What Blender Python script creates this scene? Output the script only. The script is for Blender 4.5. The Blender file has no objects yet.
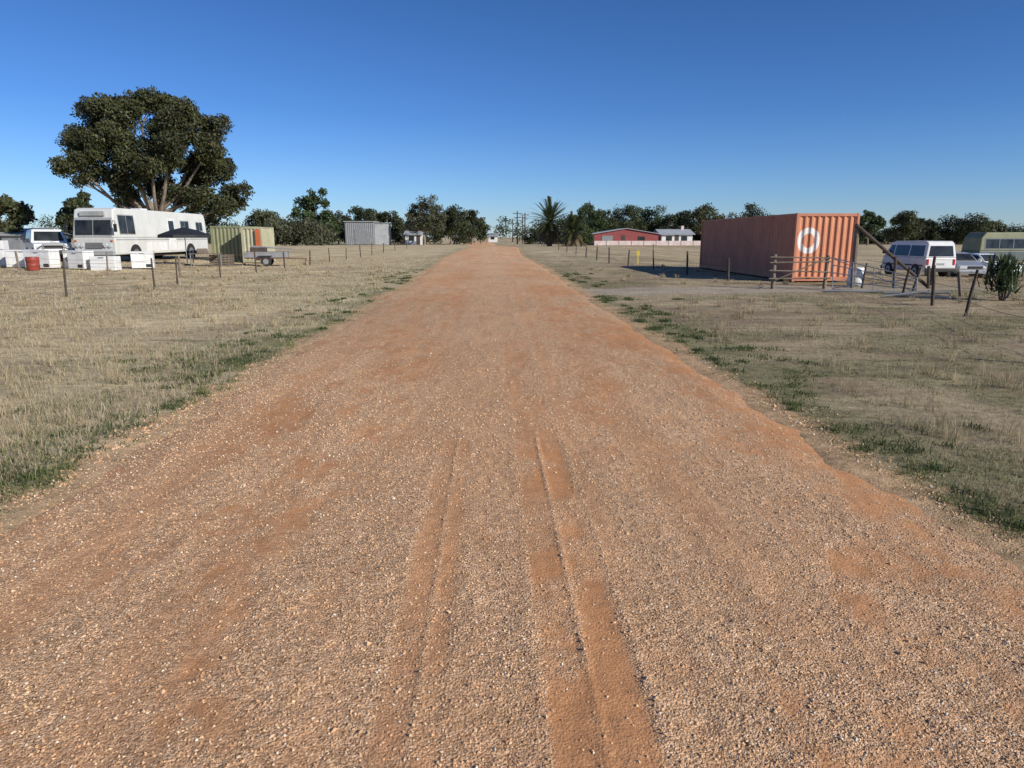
import bpy, math, random
import numpy as np
from mathutils import Vector
R=math.radians
rng=np.random.default_rng(7); random.seed(7)
scene=bpy.context.scene
COL=scene.collection

# ---------------------------------------------------------------- numpy helpers
def _h(ix,iy,s):
    h=(ix.astype(np.int64)*374761393+iy.astype(np.int64)*668265263+s*974634777)&0xffffffff
    h=((h^(h>>13))*1274126177)&0xffffffff
    h=h^(h>>16)
    return (h&0xffff)/65535.0
def vn(x,y,sc,s=0,sy=None):
    sy=sc if sy is None else sy
    x=np.asarray(x,float)/sc; y=np.asarray(y,float)/sy
    ix=np.floor(x); iy=np.floor(y); fx=x-ix; fy=y-iy
    fx=fx*fx*(3-2*fx); fy=fy*fy*(3-2*fy)
    a=_h(ix,iy,s); b=_h(ix+1,iy,s); c=_h(ix,iy+1,s); d=_h(ix+1,iy+1,s)
    return (a*(1-fx)+b*fx)*(1-fy)+(c*(1-fx)+d*fx)*fy
def fbm(x,y,sc,s=0,o=3,sy=None):
    t=0;a=1;n=0
    sy=sc if sy is None else sy
    for i in range(o):
        t=t+a*vn(x,y,sc/2**i,s+i*17,sy/2**i); n+=a; a*=0.55
    return t/n
def ss(a,b,x):
    t=np.clip((np.asarray(x,float)-a)/(b-a),0,1); return t*t*(3-2*t)
def lerp(a,b,t):
    t=np.asarray(t)[...,None]; return np.asarray(a)*(1-t)+np.asarray(b)*t

def fast_mesh(name,v,f,col=None,mat=None,smooth=False,parent=None,attrs=None):
    v=np.asarray(v,np.float32); f=np.asarray(f,np.int32)
    me=bpy.data.meshes.new(name)
    me.vertices.add(len(v)); me.vertices.foreach_set("co",v.ravel())
    k=f.shape[1]
    me.loops.add(f.size); me.loops.foreach_set("vertex_index",f.ravel())
    me.polygons.add(len(f)); me.polygons.foreach_set("loop_start",np.arange(0,f.size,k,dtype=np.int32))
    me.update(calc_edges=True)
    if col is not None:
        c=np.ones((len(v),4),np.float32); c[:,:3]=col
        a=me.color_attributes.new("Col",'FLOAT_COLOR','POINT'); a.data.foreach_set("color",c.ravel())
    for n_,arr in (attrs or {}).items():
        a=me.attributes.new(n_,'FLOAT','POINT'); a.data.foreach_set("value",np.asarray(arr,np.float32).ravel())
    me.polygons.foreach_set("use_smooth",np.full(len(f),smooth))
    if mat: me.materials.append(mat)
    o=bpy.data.objects.new(name,me); COL.objects.link(o)
    if parent: o.parent=parent
    return o

# ---------------------------------------------------------------- materials
def nt_new(name):
    m=bpy.data.materials.new(name); m.use_nodes=True
    nt=m.node_tree; b=nt.nodes["Principled BSDF"]; return m,nt,b
def ramp(nt,fac,stops):
    r=nt.nodes.new("ShaderNodeValToRGB"); e=r.color_ramp.elements
    while len(e)<len(stops): e.new(0.5)
    for i,(p,c) in enumerate(stops):
        e[i].position=p; e[i].color=(c[0],c[1],c[2],1) if not isinstance(c,(int,float)) else (c,c,c,1)
    nt.links.new(fac,r.inputs[0]); return r.outputs[0]
def noise(nt,vec,scale,detail=4,rough=0.6):
    n=nt.nodes.new("ShaderNodeTexNoise"); n.inputs["Scale"].default_value=scale
    n.inputs["Detail"].default_value=detail; n.inputs["Roughness"].default_value=rough
    nt.links.new(vec,n.inputs["Vector"]); return n.outputs[0]
def mapping(nt,vec,scale):
    n=nt.nodes.new("ShaderNodeMapping"); n.inputs["Scale"].default_value=scale
    nt.links.new(vec,n.inputs["Vector"]); return n.outputs[0]
def mixc(nt,fac,a,b,mode='MIX'):
    n=nt.nodes.new("ShaderNodeMix"); n.data_type='RGBA'; n.blend_type=mode
    for s,val in ((n.inputs[0],fac),(n.inputs[6],a),(n.inputs[7],b)):
        if isinstance(val,(int,float)): s.default_value=val
        elif isinstance(val,tuple): s.default_value=(*val[:3],1)
        else: nt.links.new(val,s)
    return n.outputs[2]
def mth(nt,op,a,b=None,c=None):
    n=nt.nodes.new("ShaderNodeMath"); n.operation=op
    for i,val in enumerate((a,b,c)):
        if val is None: continue
        if isinstance(val,(int,float)): n.inputs[i].default_value=val
        else: nt.links.new(val,n.inputs[i])
    return n.outputs[0]
def bump(nt,b,h,strength=0.3,dist=0.01):
    n=nt.nodes.new("ShaderNodeBump"); n.inputs["Strength"].default_value=strength
    n.inputs["Distance"].default_value=dist; nt.links.new(h,n.inputs["Height"])
    nt.links.new(n.outputs[0],b.inputs["Normal"])
def objco(nt):
    return nt.nodes.new("ShaderNodeTexCoord").outputs["Object"]
def mat_paint(name,c,rough=0.5,metal=0.0,var=0.18,scale=1.2,dirt=None,dirt_amt=0.35):
    m,nt,b=nt_new(name); co=objco(nt)
    lo=tuple(x*(1-var) for x in c); hi=tuple(min(1,x*(1+var)) for x in c)
    f=noise(nt,co,scale,6,0.65)
    col=ramp(nt,f,[(0.3,lo),(0.7,hi)])
    if dirt:
        f2=noise(nt,mapping(nt,co,(6,6,1.2)),1.0,6,0.7)
        f3=ramp(nt,f2,[(0.48,0.0),(0.72,dirt_amt)])
        col=mixc(nt,f3,col,dirt)
    nt.links.new(col,b.inputs["Base Color"])
    b.inputs["Roughness"].default_value=rough; b.inputs["Metallic"].default_value=metal
    return m
def mat_vcol(name,rough=0.8,transl=0.0,spec=0.3):
    m,nt,b=nt_new(name)
    a=nt.nodes.new("ShaderNodeVertexColor"); a.layer_name="Col"
    nt.links.new(a.outputs[0],b.inputs["Base Color"])
    b.inputs["Roughness"].default_value=rough; b.inputs["Specular IOR Level"].default_value=spec
    if transl>0:
        t=nt.nodes.new("ShaderNodeBsdfTranslucent"); nt.links.new(a.outputs[0],t.inputs[0])
        mx=nt.nodes.new("ShaderNodeMixShader"); mx.inputs[0].default_value=transl
        nt.links.new(b.outputs[0],mx.inputs[1]); nt.links.new(t.outputs[0],mx.inputs[2])
        nt.links.new(mx.outputs[0],nt.nodes["Material Output"].inputs[0])
    return m
M={}
M['white']=mat_paint('white_paint',(0.74,0.74,0.72),0.35,var=0.06,dirt=(0.42,0.36,0.28),dirt_amt=0.25)
M['white2']=mat_paint('white_enamel',(0.74,0.74,0.72),0.4,var=0.08,dirt=(0.42,0.34,0.26),dirt_amt=0.45,scale=3)
M['buswhite']=mat_paint('bus_paint',(0.63,0.63,0.59),0.5,var=0.07,dirt=(0.30,0.27,0.22),dirt_amt=0.28)
M['busgrey']=mat_paint('bus_trim',(0.36,0.37,0.36),0.5,dirt=(0.2,0.18,0.15))
M['silver']=mat_paint('silver_paint',(0.45,0.46,0.47),0.3,0.4,var=0.05)
M['black']=mat_paint('black_plastic',(0.02,0.02,0.02),0.6)
M['rubber']=mat_paint('rubber',(0.025,0.024,0.022),0.85)
M['steel']=mat_paint('steel',(0.35,0.35,0.34),0.45,0.7)
M['galv']=mat_paint('galvanised',(0.30,0.30,0.30),0.55,0.4,dirt=(0.22,0.15,0.10))
M['rust']=mat_paint('rusty_steel',(0.16,0.085,0.05),0.85,0.1,var=0.4,scale=5)
M['red']=mat_paint('red_paint',(0.30,0.05,0.035),0.5)
M['redlens']=mat_paint('red_lens',(0.45,0.02,0.02),0.2)
M['orange']=mat_paint('orange_paint',(0.55,0.14,0.05),0.55)
M['olive']=mat_paint('olive_paint',(0.21,0.22,0.12),0.6,dirt=(0.22,0.15,0.09))
M['cream']=mat_paint('cream_paint',(0.40,0.38,0.25),0.6,dirt=(0.25,0.18,0.1))
M['yellow']=mat_paint('yellow_paint',(0.6,0.45,0.06),0.5)
M['busdark']=mat_paint('bus_green',(0.10,0.13,0.13),0.5,dirt=(0.2,0.17,0.13))
M['shedred']=mat_paint('shed_red',(0.26,0.055,0.05),0.6)
M['roof']=mat_paint('roof_sheet',(0.45,0.46,0.46),0.5,0.2)
M['shedgrey']=mat_paint('shed_grey',(0.235,0.245,0.255),0.6,0.1,dirt=(0.20,0.16,0.12))
M['pink']=mat_paint('fence_panel',(0.62,0.50,0.46),0.7)
M['wood']=mat_paint('weathered_timber',(0.19,0.15,0.11),0.9,var=0.4,scale=6)
M['wooddark']=mat_paint('dark_timber',(0.075,0.055,0.042),0.9,var=0.4,scale=6)
M['lamp']=mat_paint('headlamp_glass',(0.6,0.62,0.62),0.15)
def mat_glass():
    m,nt,b=nt_new('window_glass'); co=objco(nt)
    col=ramp(nt,noise(nt,co,1.5,2),[(0.3,(0.012,0.014,0.016)),(0.75,(0.05,0.055,0.055))])
    nt.links.new(col,b.inputs["Base Color"]); b.inputs["Roughness"].default_value=0.12; b.inputs["Specular IOR Level"].default_value=0.35; return m
M['glass']=mat_glass()
M['bark']=mat_paint('gum_bark',(0.24,0.195,0.15),0.9,var=0.4,scale=2.5,dirt=(0.10,0.075,0.06),dirt_amt=0.6)
M['leaf']=mat_vcol('foliage',0.55,0.22,0.35)
M['grass']=mat_vcol('grass_blades',0.8,0.3,0.15)
M['pebble']=mat_vcol('gravel_stone',0.85,0,0.25)

# ---------------------------------------------------------------- terrain functions
def base_z(x,y):
    x=np.asarray(x,float); y=np.asarray(y,float)
    fade=1-ss(80,170,y)
    z=-0.9*ss(12,30,x)*ss(15,55,y)*fade
    z=z+0.25*ss(12,22,-x)*ss(15,35,y)*fade
    z=z+0.24*ss(48,92,y)*(1-ss(100,145,y))      # small crest in the distance
    return z
def gz(x,y): return float(base_z(x,y))
def bendx(y):
    y=np.asarray(y,float)
    return -3.0*ss(98,190,y)+0.45*np.sin(y/13.0)*ss(30,60,y)
def edgeL(y):
    n=(fbm(y*0+3,y,1.9,5,4)-0.5)*0.42*np.clip(y/8,0.6,1.3)
    return -3.2-0.4*ss(10,45,y)+n+bendx(y)
def edgeR(y):
    n=(fbm(y*0+9,y,1.3,9,4)-0.5)*0.30*np.clip(y/8,0.6,1.3)
    return 2.97+0.5*ss(14,60,y)+n+bendx(y)
def tin(x,y): return np.minimum(x-edgeL(y),edgeR(y)-x)
def gauss(x,c,w): return np.exp(-((x-c)/w)**2)
def wob(y,s): return (vn(y*0,y,3.0,s)-0.5)*0.07
def sandmask(x,y):
    near=1-ss(5.2,6.8,y)
    a=fbm(x,y,0.9,21,4,sy=3.2); b=fbm(x,y,0.24,31,4,sy=0.42); c0=fbm(x,y,0.09,33,3,sy=0.12)
    s=ss(0.41,0.60,a*0.50+b*0.30+c0*0.20)*0.95
    side=ss(0.5,1.1,np.abs(x))
    s=s*(0.35+0.65*side)*(1-0.45*ss(12,45,y))
    edge=ss(-0.1,0.3,tin(x,y))
    s=s*edge
    rb=ss(0.16,0.20,x+wob(y,41))*(1-ss(0.52,0.58,x+wob(y,41)))
    lb=ss(-0.45,-0.38,x+wob(y,42))*(1-ss(-0.21,-0.13,x+wob(y,42)))
    brk=0.40+0.60*ss(0.30,0.55,b)
    s=np.maximum(s,rb*brk*np.maximum(near,0.8*(1-ss(9,14,y))*ss(.40,.55,vn(x,y,.5,77,2))))
    s=np.maximum(s,lb*brk*near*0.75)
    xb=x-bendx(y)
    for c,w in ((-1.55,0.28),(1.35,0.25),(-0.75,0.12),(0.78,0.11),(-2.3,0.2)):
        s=np.maximum(s,gauss(xb+wob(y,50+int(c*10))*2+0.12*np.sin(y/9+c),c,w)*0.55*ss(0.38,0.60,fbm(x,y,0.6,61,3,sy=6)))
    for c,w in ((0.365,0.012),(-0.30,0.010),(0.585,0.013)):
        s=s*(1-gauss(x+wob(y,41),c,w)*0.9*near*ss(.2,.4,vn(x,y,.4,78,.7)))
    return np.clip(s,0,1)
def road_z(x,y):
    t=tin(x,y); near=1-ss(5.2,6.8,y)
    z=base_z(x,y)-0.04+0.055*ss(-0.15,0.55,t)+0.02*(1-((x-bendx(y))/3.3)**2)
    s=sandmask(x,y)
    z=z-0.005*s
    rw=wob(y,41); lw=wob(y,41); q=near*(0.3+vn(x*0,y,0.6,79)*0.9)
    z=z+q*(0.0065*gauss(x+rw,0.365,0.011)+0.0025*gauss(x+rw,0.15,0.025)+0.003*gauss(x+rw,0.585,0.018)
              +0.004*gauss(x+lw,-0.30,0.011)+0.002*gauss(x+lw,-0.47,0.02)+0.002*gauss(x+lw,-0.10,0.02)
              -0.002*gauss(x+rw,0.27,0.05)-0.002*gauss(x+rw,0.47,0.05)-0.002*gauss(x+lw,-0.38,0.035)-0.002*gauss(x+lw,-0.22,0.035))
    z=z+(fbm(x,y,0.5,71,3)-0.5)*0.020
    z=z+(vn(x,y,0.045,81)-0.5)*0.006*(1-0.6*s)+(vn(x,y,0.022,83)-0.5)*0.006*(1-0.8*s)
    z=z+(fbm(x,y,0.16,91,3,sy=0.5)-0.5)*0.010
    return z
def ground_z(x,y):
    return base_z(x,y)-0.085*ss(0.25,0.6,tin(x,y))+(fbm(x,y,1.1,101,3)-0.5)*0.05+(vn(x,y,0.3,103)-0.5)*0.015

def drive(x,y):
    c=22.3+0.12*(x-3)+ (vn(x,y*0,2.0,111)-0.5)*0.5
    return (1-ss(0.9,1.9,np.abs(y-c)+(fbm(x,y,.7,113,2)-.5)*.8))*ss(2.5,3.2,x)*(1-ss(13,20,x))
def greenness(x,y):
    t=-tin(x,y)
    g=np.exp(-np.clip(t,0,None)/np.where(x<0,0.75,0.8))*ss(0.28,0.55,fbm(x,y,0.7,121,4,sy=1.6))*1.25
    g=g+np.where(x>0,0.6,0.2)*ss(0.50,0.68,fbm(x,y,2.2,131,4))
    return np.clip(g,0,1)
def gcol(x,y):
    left=np.array((0.55,0.44,0.265)); right=np.array((0.385,0.30,0.185))
    c=lerp(left,right,(x>0)*1.0*(1-0.55*ss(30,70,y)))
    n=fbm(x,y,3.0,141,4,sy=1.2)[...,None]
    c=c*(0.66+0.66*n)
    soil=ss(0.48,0.66,fbm(x,y,1.3,151,4))*np.where(x>0,0.8,0.45)*(1-ss(30,80,y)*0.6)
    c=lerp(c,(0.27,0.195,0.125),soil)
    c=lerp(c,(0.145,0.16,0.065),greenness(x,y)*0.6*(1-0.5*ss(30,90,y)))
    c=lerp(c,(0.40,0.335,0.255),drive(x,y)*0.75)
    t=-tin(x,y); sp=(1-ss(-0.05,0.22,t+ (fbm(x,y,.3,161,3)-.5)*.5))
    c=lerp(c,(0.52,0.34,0.19),sp*0.85)
    return c

def axis(lo,hi,step,far,ratio=1.10):
    a=list(np.arange(lo,hi,step)); s=step; p=a[-1]
    while p<far: s*=ratio; p+=s; a.append(p)
    return a
xs=axis(0,16,0.10,2600); xs=np.array(sorted([-q for q in xs[1:]]+xs))
ys=np.array([-400,-200,-100,-60,-35]+list(np.arange(-20,3,0.5))+axis(3,26,0.12,2600,1.05))
X,Y=np.meshgrid(xs,ys)
Z=ground_z(X,Y)
Cg=gcol(X,Y)
nx=len(xs); ny=len(ys)
idx=np.arange(nx*ny).reshape(ny,nx)
F=np.stack([idx[:-1,:-1],idx[:-1,1:],idx[1:,1:],idx[1:,:-1]],-1).reshape(-1,4)
mg,nt,b=nt_new('dry_ground'); co=objco(nt)
a=nt.nodes.new("ShaderNodeVertexColor"); a.layer_name="Col"
n1=noise(nt,co,9,8,0.75); n2=noise(nt,mapping(nt,co,(0.6,3,1)),0.8,6,0.7); n3=noise(nt,co,70,3,0.7)
f=mth(nt,'ADD',mth(nt,'MULTIPLY',n1,0.9),mth(nt,'ADD',mth(nt,'MULTIPLY',n2,0.7),mth(nt,'MULTIPLY',n3,0.6)))
k=ramp(nt,mth(nt,'MULTIPLY',f,0.455),[(0.36,0.15),(0.5,0.58),(0.66,1.0)])
col=mixc(nt,1.0,a.outputs[0],k,'MULTIPLY')
g2=nt.nodes.new("ShaderNodeVectorMath"); g2.operation='SCALE'; g2.inputs[3].default_value=1.75; nt.links.new(col,g2.inputs[0])
nt.links.new(g2.outputs[0],b.inputs["Base Color"]); b.inputs["Roughness"].default_value=0.95; b.inputs["Specular IOR Level"].default_value=0.1
bump(nt,b,f,0.8,0.03)
fast_mesh('ground',np.stack([X,Y,Z],-1).reshape(-1,3),F,Cg.reshape(-1,3),mg,True)

# road sheet
ys=np.array(list(np.arange(-30,1.2,0.4))+list(1.2*np.exp(np.arange(0,math.log(230/1.2),0.0062))))
u=np.linspace(0,1,460)
L_=edgeL(ys)-0.16; R_=edgeR(ys)+0.16
X=L_[:,None]*(1-u)+R_[:,None]*u; Y=np.repeat(ys[:,None],len(u),1)
Z=road_z(X,Y); S=sandmask(X,Y)
ny,nx=X.shape
idx=np.arange(nx*ny).reshape(ny,nx)
F=np.stack([idx[:-1,:-1],idx[:-1,1:],idx[1:,1:],idx[1:,:-1]],-1).reshape(-1,4)
sand=np.array((0.56,0.275,0.125)); grav=np.array((0.70,0.44,0.25))
C=lerp(grav,sand,S)*(0.88+0.24*fbm(X,Y,1.1,171,4,sy=3))[...,None]
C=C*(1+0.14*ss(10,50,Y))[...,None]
mr,nt,b=nt_new('gravel_road'); co=objco(nt)
a=nt.nodes.new("ShaderNodeVertexColor"); a.layer_name="Col"
at=nt.nodes.new("ShaderNodeAttribute"); at.attribute_name="sand"
def voro(scale,feat='F1'):
    v=nt.nodes.new("ShaderNodeTexVoronoi"); v.inputs["Scale"].default_value=scale; v.feature=feat
    nt.links.new(co,v.inputs["Vector"]); return v
v1=voro(85); v2=voro(200)
s1=nt.nodes.new("ShaderNodeSeparateColor"); nt.links.new(v1.outputs["Color"],s1.inputs[0])
s2=nt.nodes.new("ShaderNodeSeparateColor"); nt.links.new(v2.outputs["Color"],s2.inputs[0])
def speck(fac,lo,mid,hi,top):
    r=ramp(nt,fac,[(0.0,tuple(q/1.8 for q in lo)),(0.5,tuple(q/1.8 for q in mid)),(0.88,tuple(q/1.8 for q in hi)),(1.0,tuple(q/1.8 for q in top))])
    n=nt.nodes.new("ShaderNodeVectorMath"); n.operation='SCALE'; n.inputs[3].default_value=1.8; nt.links.new(r,n.inputs[0]); return n.outputs[0]
k1=speck(s1.outputs[0],(0.55,0.50,0.45),(0.96,0.95,0.93),(1.15,1.18,1.22),(1.4,1.5,1.65))
k2=speck(s2.outputs[1],(0.66,0.61,0.57),(1,1,1),(1.1,1.12,1.15),(1.3,1.35,1.45))
kk=mixc(nt,1.0,k1,k2,'MULTIPLY')
sfac=mth(nt,'SUBTRACT',1.0,mth(nt,'MULTIPLY',at.outputs["Fac"],0.72))
kk=mixc(nt,sfac,(1,1,1),kk)
big=ramp(nt,noise(nt,mapping(nt,co,(2.2,0.5,1)),1.6,8,0.7),[(0.3,0.80),(0.7,1.0)])
fine=ramp(nt,noise(nt,co,14,8,0.75),[(0.3,0.74),(0.7,1.0)])
col=mixc(nt,1.0,mixc(nt,1.0,mixc(nt,1.0,a.outputs[0],kk,'MULTIPLY'),big,'MULTIPLY'),fine,'MULTIPLY')
g2=nt.nodes.new("ShaderNodeVectorMath"); g2.operation='SCALE'; g2.inputs[3].default_value=1.24; nt.links.new(col,g2.inputs[0])
nt.links.new(g2.outputs[0],b.inputs["Base Color"]); b.inputs["Roughness"].default_value=0.95; b.inputs["Specular IOR Level"].default_value=0.1
hgt=mth(nt,'MULTIPLY',mth(nt,'ADD',mth(nt,'MULTIPLY',v1.outputs["Distance"],-1.0),mth(nt,'ADD',mth(nt,'MULTIPLY',v2.outputs["Distance"],-0.6),mth(nt,'MULTIPLY',noise(nt,co,25,4,0.7),0.8))),sfac)
bump(nt,b,hgt,0.8,0.010)
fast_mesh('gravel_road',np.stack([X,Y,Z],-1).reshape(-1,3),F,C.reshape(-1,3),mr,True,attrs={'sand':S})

# loose stones on the road and spilled along both edges
N=190000
yy=1.5*np.exp(rng.random(N)*math.log(15/1.5)); xx=rng.uniform(-3.9,3.7,N)
t=tin(xx,yy); sm=sandmask(xx,yy)
pr_=np.where(t>0,1-0.90*sm,0.55*np.exp(t/0.16))
keep=(t>-0.6)&(rng.random(N)<pr_*(1-ss(6,14.5,yy)))&(np.abs(xx)<yy*0.85+0.7)
xx=xx[keep]; yy=yy[keep]; t=t[keep]; sm=sm[keep]; n=len(xx)
r=0.0019+0.0075*rng.random(n)**2.8; r*=np.clip(yy/4,0.85,1.5)**0.6
r=np.where(t<0.1,r*1.35,r)
big=rng.random(n)<0.010; r[big]*=1.7
oc=np.array([(1,0,0),(-1,0,0),(0,1,0),(0,-1,0),(0,0,1),(0,0,-1)],float)
of=np.array([(0,2,4),(2,1,4),(1,3,4),(3,0,4),(2,0,5),(1,2,5),(3,1,5),(0,3,5)])
v=oc[None]*rng.uniform(0.6,1.3,(n,6,1))*r[:,None,None]
ang=rng.random(n)*6.283; ca,sa=np.cos(ang)[:,None],np.sin(ang)[:,None]
vx=v[...,0]*ca-v[...,1]*sa; vy=v[...,0]*sa+v[...,1]*ca
tl=rng.uniform(-.6,.6,n)[:,None]; vz=v[...,2]*0.75+vx*tl
zz=np.maximum(road_z(xx,yy),ground_z(xx,yy)-0.001)
P=np.stack([vx+xx[:,None],vy+yy[:,None],vz+(zz+r*0.15)[:,None]],-1)
pal=np.array([(0.66,0.41,0.225),(0.58,0.33,0.17),(0.70,0.50,0.31),(0.76,0.65,0.50),(0.46,0.26,0.14),(0.67,0.44,0.25)])
ci=rng.choice(6,n,p=[0.32,0.21,0.19,0.05,0.08,0.15])
pc=pal[ci]*rng.uniform(0.85,1.14,(n,1))
fast_mesh('loose_gravel',P.reshape(-1,3),(of[None]+(np.arange(n)*6)[:,None,None]).reshape(-1,3),np.repeat(pc,6,0),M['pebble'])

# ---------------------------------------------------------------- grass
def blades(x,y,h,w,col,lean,name,seed=1):
    g=np.random.default_rng(seed); n=len(x)
    z=ground_z(x,y)-0.01
    a=g.random(n)*6.283; la=g.random(n)*6.283; ll=lean*g.random(n)*h
    dx=np.cos(a)*w; dy=np.sin(a)*w; lx=np.cos(la)*ll; ly=np.sin(la)*ll
    p0=np.stack([x-dx,y-dy,z],-1); p1=np.stack([x+dx,y+dy,z],-1)
    m0=np.stack([x-dx*.7+lx*.35,y-dy*.7+ly*.35,z+h*.6],-1); m1=np.stack([x+dx*.7+lx*.35,y+dy*.7+ly*.35,z+h*.6],-1)
    tp=np.stack([x+lx,y+ly,z+h*(1-0.25*ll/np.maximum(h,1e-3))],-1)
    V=np.stack([p0,p1,m1,m0,tp],1).reshape(-1,3)
    f=np.array([(0,1,2),(0,2,3),(3,2,4)])
    Fc=(f[None]+(np.arange(n)*5)[:,None,None]).reshape(-1,3)
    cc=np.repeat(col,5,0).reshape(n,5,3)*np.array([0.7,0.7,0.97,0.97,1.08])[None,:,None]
    return fast_mesh(name,V,Fc,cc.reshape(-1,3),M['grass'])
def scatter(nt_,per,ymin,ymax,seed,name,hs=1.0,mode='straw'):
    g=np.random.default_rng(seed)
    y=ymin*np.exp(g.random(nt_)*math.log(ymax/ymin)); x=(g.random(nt_)*2-1)*(0.85*y+2.0)
    t=-tin(x,y); gr=greenness(x,y)
    patch=fbm(x,y,1.6,201,3)
    if mode=='straw':
        dens=np.where(x<0,0.40+0.65*ss(.35,.6,patch),0.10+0.8*ss(.46,.67,patch))
        dens=dens*ss(0.0,0.45,t)*(1-0.5*gr*(t<0.9))
    else:
        dens=gr*1.0*ss(-0.15,0.05,t)
    keep=(g.random(nt_)<dens)&(t>-0.15)&(drive(x,y)<0.4)
    x=x[keep]; y=y[keep]; m=len(x)
    X=np.repeat(x,per)+g.normal(0,1,m*per)*0.03*np.repeat(np.clip(y/8,1,4),per)
    Y=np.repeat(y,per)+g.normal(0,1,m*per)*0.03*np.repeat(np.clip(y/8,1,4),per)
    th=g.uniform(0.5,1.3,m)*np.where(x<0,1.0,0.6)
    dist=np.clip(Y/9,0.8,6)
    H=np.repeat(th,per)*g.uniform(0.5,1.2,m*per)*hs
    if mode=='straw':
        pal=np.array([(0.66,0.54,0.35),(0.56,0.445,0.27),(0.72,0.62,0.43),(0.46,0.37,0.24),(0.27,0.26,0.13)])
        ci=g.choice(5,m*per,p=[.32,.25,.22,.14,.07]); W=0.0022*dist
    else:
        pal=np.array([(0.15,0.18,0.055),(0.20,0.225,0.08),(0.10,0.135,0.045),(0.36,0.33,0.17)])
        ci=g.choice(4,m*per,p=[.30,.28,.17,.25]); W=0.004*dist
    c=pal[ci]*g.uniform(0.8,1.15,(m*per,1))*np.repeat(np.where(x>0,0.82,1.0),per)[:,None]
    return blades(X,Y,H,W,c,1.3,name,seed+1)
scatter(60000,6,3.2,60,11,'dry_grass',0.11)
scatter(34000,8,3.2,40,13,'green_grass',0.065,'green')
g=np.random.default_rng(5)
tx=[];ty=[];wx=[];wy=[]
for i in range(520):
    y=5*math.exp(g.random()*math.log(9)); x=(g.random()*2-1)*(0.8*y)
    if -float(tin(np.array(x),np.array(y)))<0.8 or float(drive(np.array(x),np.array(y)))>0.2: continue
    tx.append(x);ty.append(y)
for i in range(200):     # low dark weeds on the verges
    y=3.8*math.exp(g.random()*math.log(9)); s=g.choice([-1,1]); d=abs(g.normal())*0.8+0.05
    x=float(edgeR(np.array(y)))+d if s>0 else float(edgeL(np.array(y)))-d
    if float(drive(np.array(x),np.array(y)))<0.2: wx.append(x);wy.append(y)
tx=np.array(tx);ty=np.array(ty);per=40
Xt=np.repeat(tx,per)+g.normal(0,.06,len(tx)*per);Yt=np.repeat(ty,per)+g.normal(0,.06,len(tx)*per)
ct=np.array((0.64,0.51,0.31))*g.uniform(.6,1.15,(len(Xt),1))*np.repeat(np.where(tx>0,.85,1),per)[:,None]
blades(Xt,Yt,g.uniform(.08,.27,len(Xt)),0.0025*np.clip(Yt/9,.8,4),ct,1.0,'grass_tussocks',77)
wx=np.array(wx);wy=np.array(wy);per=60; wr=np.repeat(g.uniform(.04,.13,len(wx)),per)
Xt=np.repeat(wx,per)+g.normal(0,1,len(wx)*per)*wr;Yt=np.repeat(wy,per)+g.normal(0,1,len(wx)*per)*wr
ct=np.array((0.085,0.115,0.04))*g.uniform(.6,1.5,(len(Xt),1))
blades(Xt,Yt,g.uniform(.03,.08,len(Xt)),0.006*np.clip(Yt/9,.8,3),ct,1.6,'verge_weeds',79)

# ---------------------------------------------------------------- mesh part helpers
def empty(name,loc=(0,0,0),rz=0.0):
    e=bpy.data.objects.new(name,None); COL.objects.link(e); e.location=loc; e.rotation_euler=(0,0,rz)
    e.empty_display_size=0.2; return e
def pyobj(name,v,f,mat,parent=None,bevel=0,smooth=False):
    me=bpy.data.meshes.new(name); me.from_pydata([tuple(q) for q in v],[],f); me.update()
    if mat: me.materials.append(mat)
    o=bpy.data.objects.new(name,me); COL.objects.link(o)
    if parent: o.parent=parent
    if bevel:
        md=o.modifiers.new('b','BEVEL'); md.width=bevel; md.segments=2; md.limit_method='ANGLE'; md.angle_limit=R(35)
    if smooth:
        for p in me.polygons: p.use_smooth=True
    return o
def box(name,x0,x1,y0,y1,z0,z1,mat,parent=None,bevel=0.01):
    v=[(x0,y0,z0),(x1,y0,z0),(x1,y1,z0),(x0,y1,z0),(x0,y0,z1),(x1,y0,z1),(x1,y1,z1),(x0,y1,z1)]
    f=[(3,2,1,0),(4,5,6,7),(0,1,5,4),(1,2,6,5),(2,3,7,6),(3,0,4,7)]
    return pyobj(name,v,f,mat,parent,bevel)
def tubeg(pts,rad,n=8):
    V=[];Fs=[]
    pts=[Vector(p) for p in pts]
    for i,p in enumerate(pts):
        d=(pts[min(i+1,len(pts)-1)]-pts[max(i-1,0)]).normalized()
        u=d.orthogonal().normalized() if abs(d.z)>0.95 else d.cross(Vector((0,0,1))).normalized()
        w=d.cross(u)
        for k in range(n):
            a=6.28318*k/n; V.append(p+(u*math.cos(a)+w*math.sin(a))*rad[i])
    for i in range(len(pts)-1):
        for k in range(n):
            Fs.append((i*n+k,i*n+(k+1)%n,(i+1)*n+(k+1)%n,(i+1)*n+k))
    Fs.append(tuple(range(n))[::-1]); Fs.append(tuple((len(pts)-1)*n+k for k in range(n)))
    return V,Fs
def tube(name,pts,rad,mat,parent=None,n=8):
    if isinstance(rad,(int,float)): rad=[rad]*len(pts)
    v,f=tubeg(pts,rad,n); return pyobj(name,v,f,mat,parent,0,False)
def tubes(name,lst,mat,parent=None,n=6):
    V=[];Fs=[]
    for pts,rad in lst:
        if isinstance(rad,(int,float)): rad=[rad]*len(pts)
        v,f=tubeg(pts,rad,n); o=len(V); V+=v; Fs+=[tuple(i+o for i in q) for q in f]
    return pyobj(name,V,Fs,mat,parent)
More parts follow.
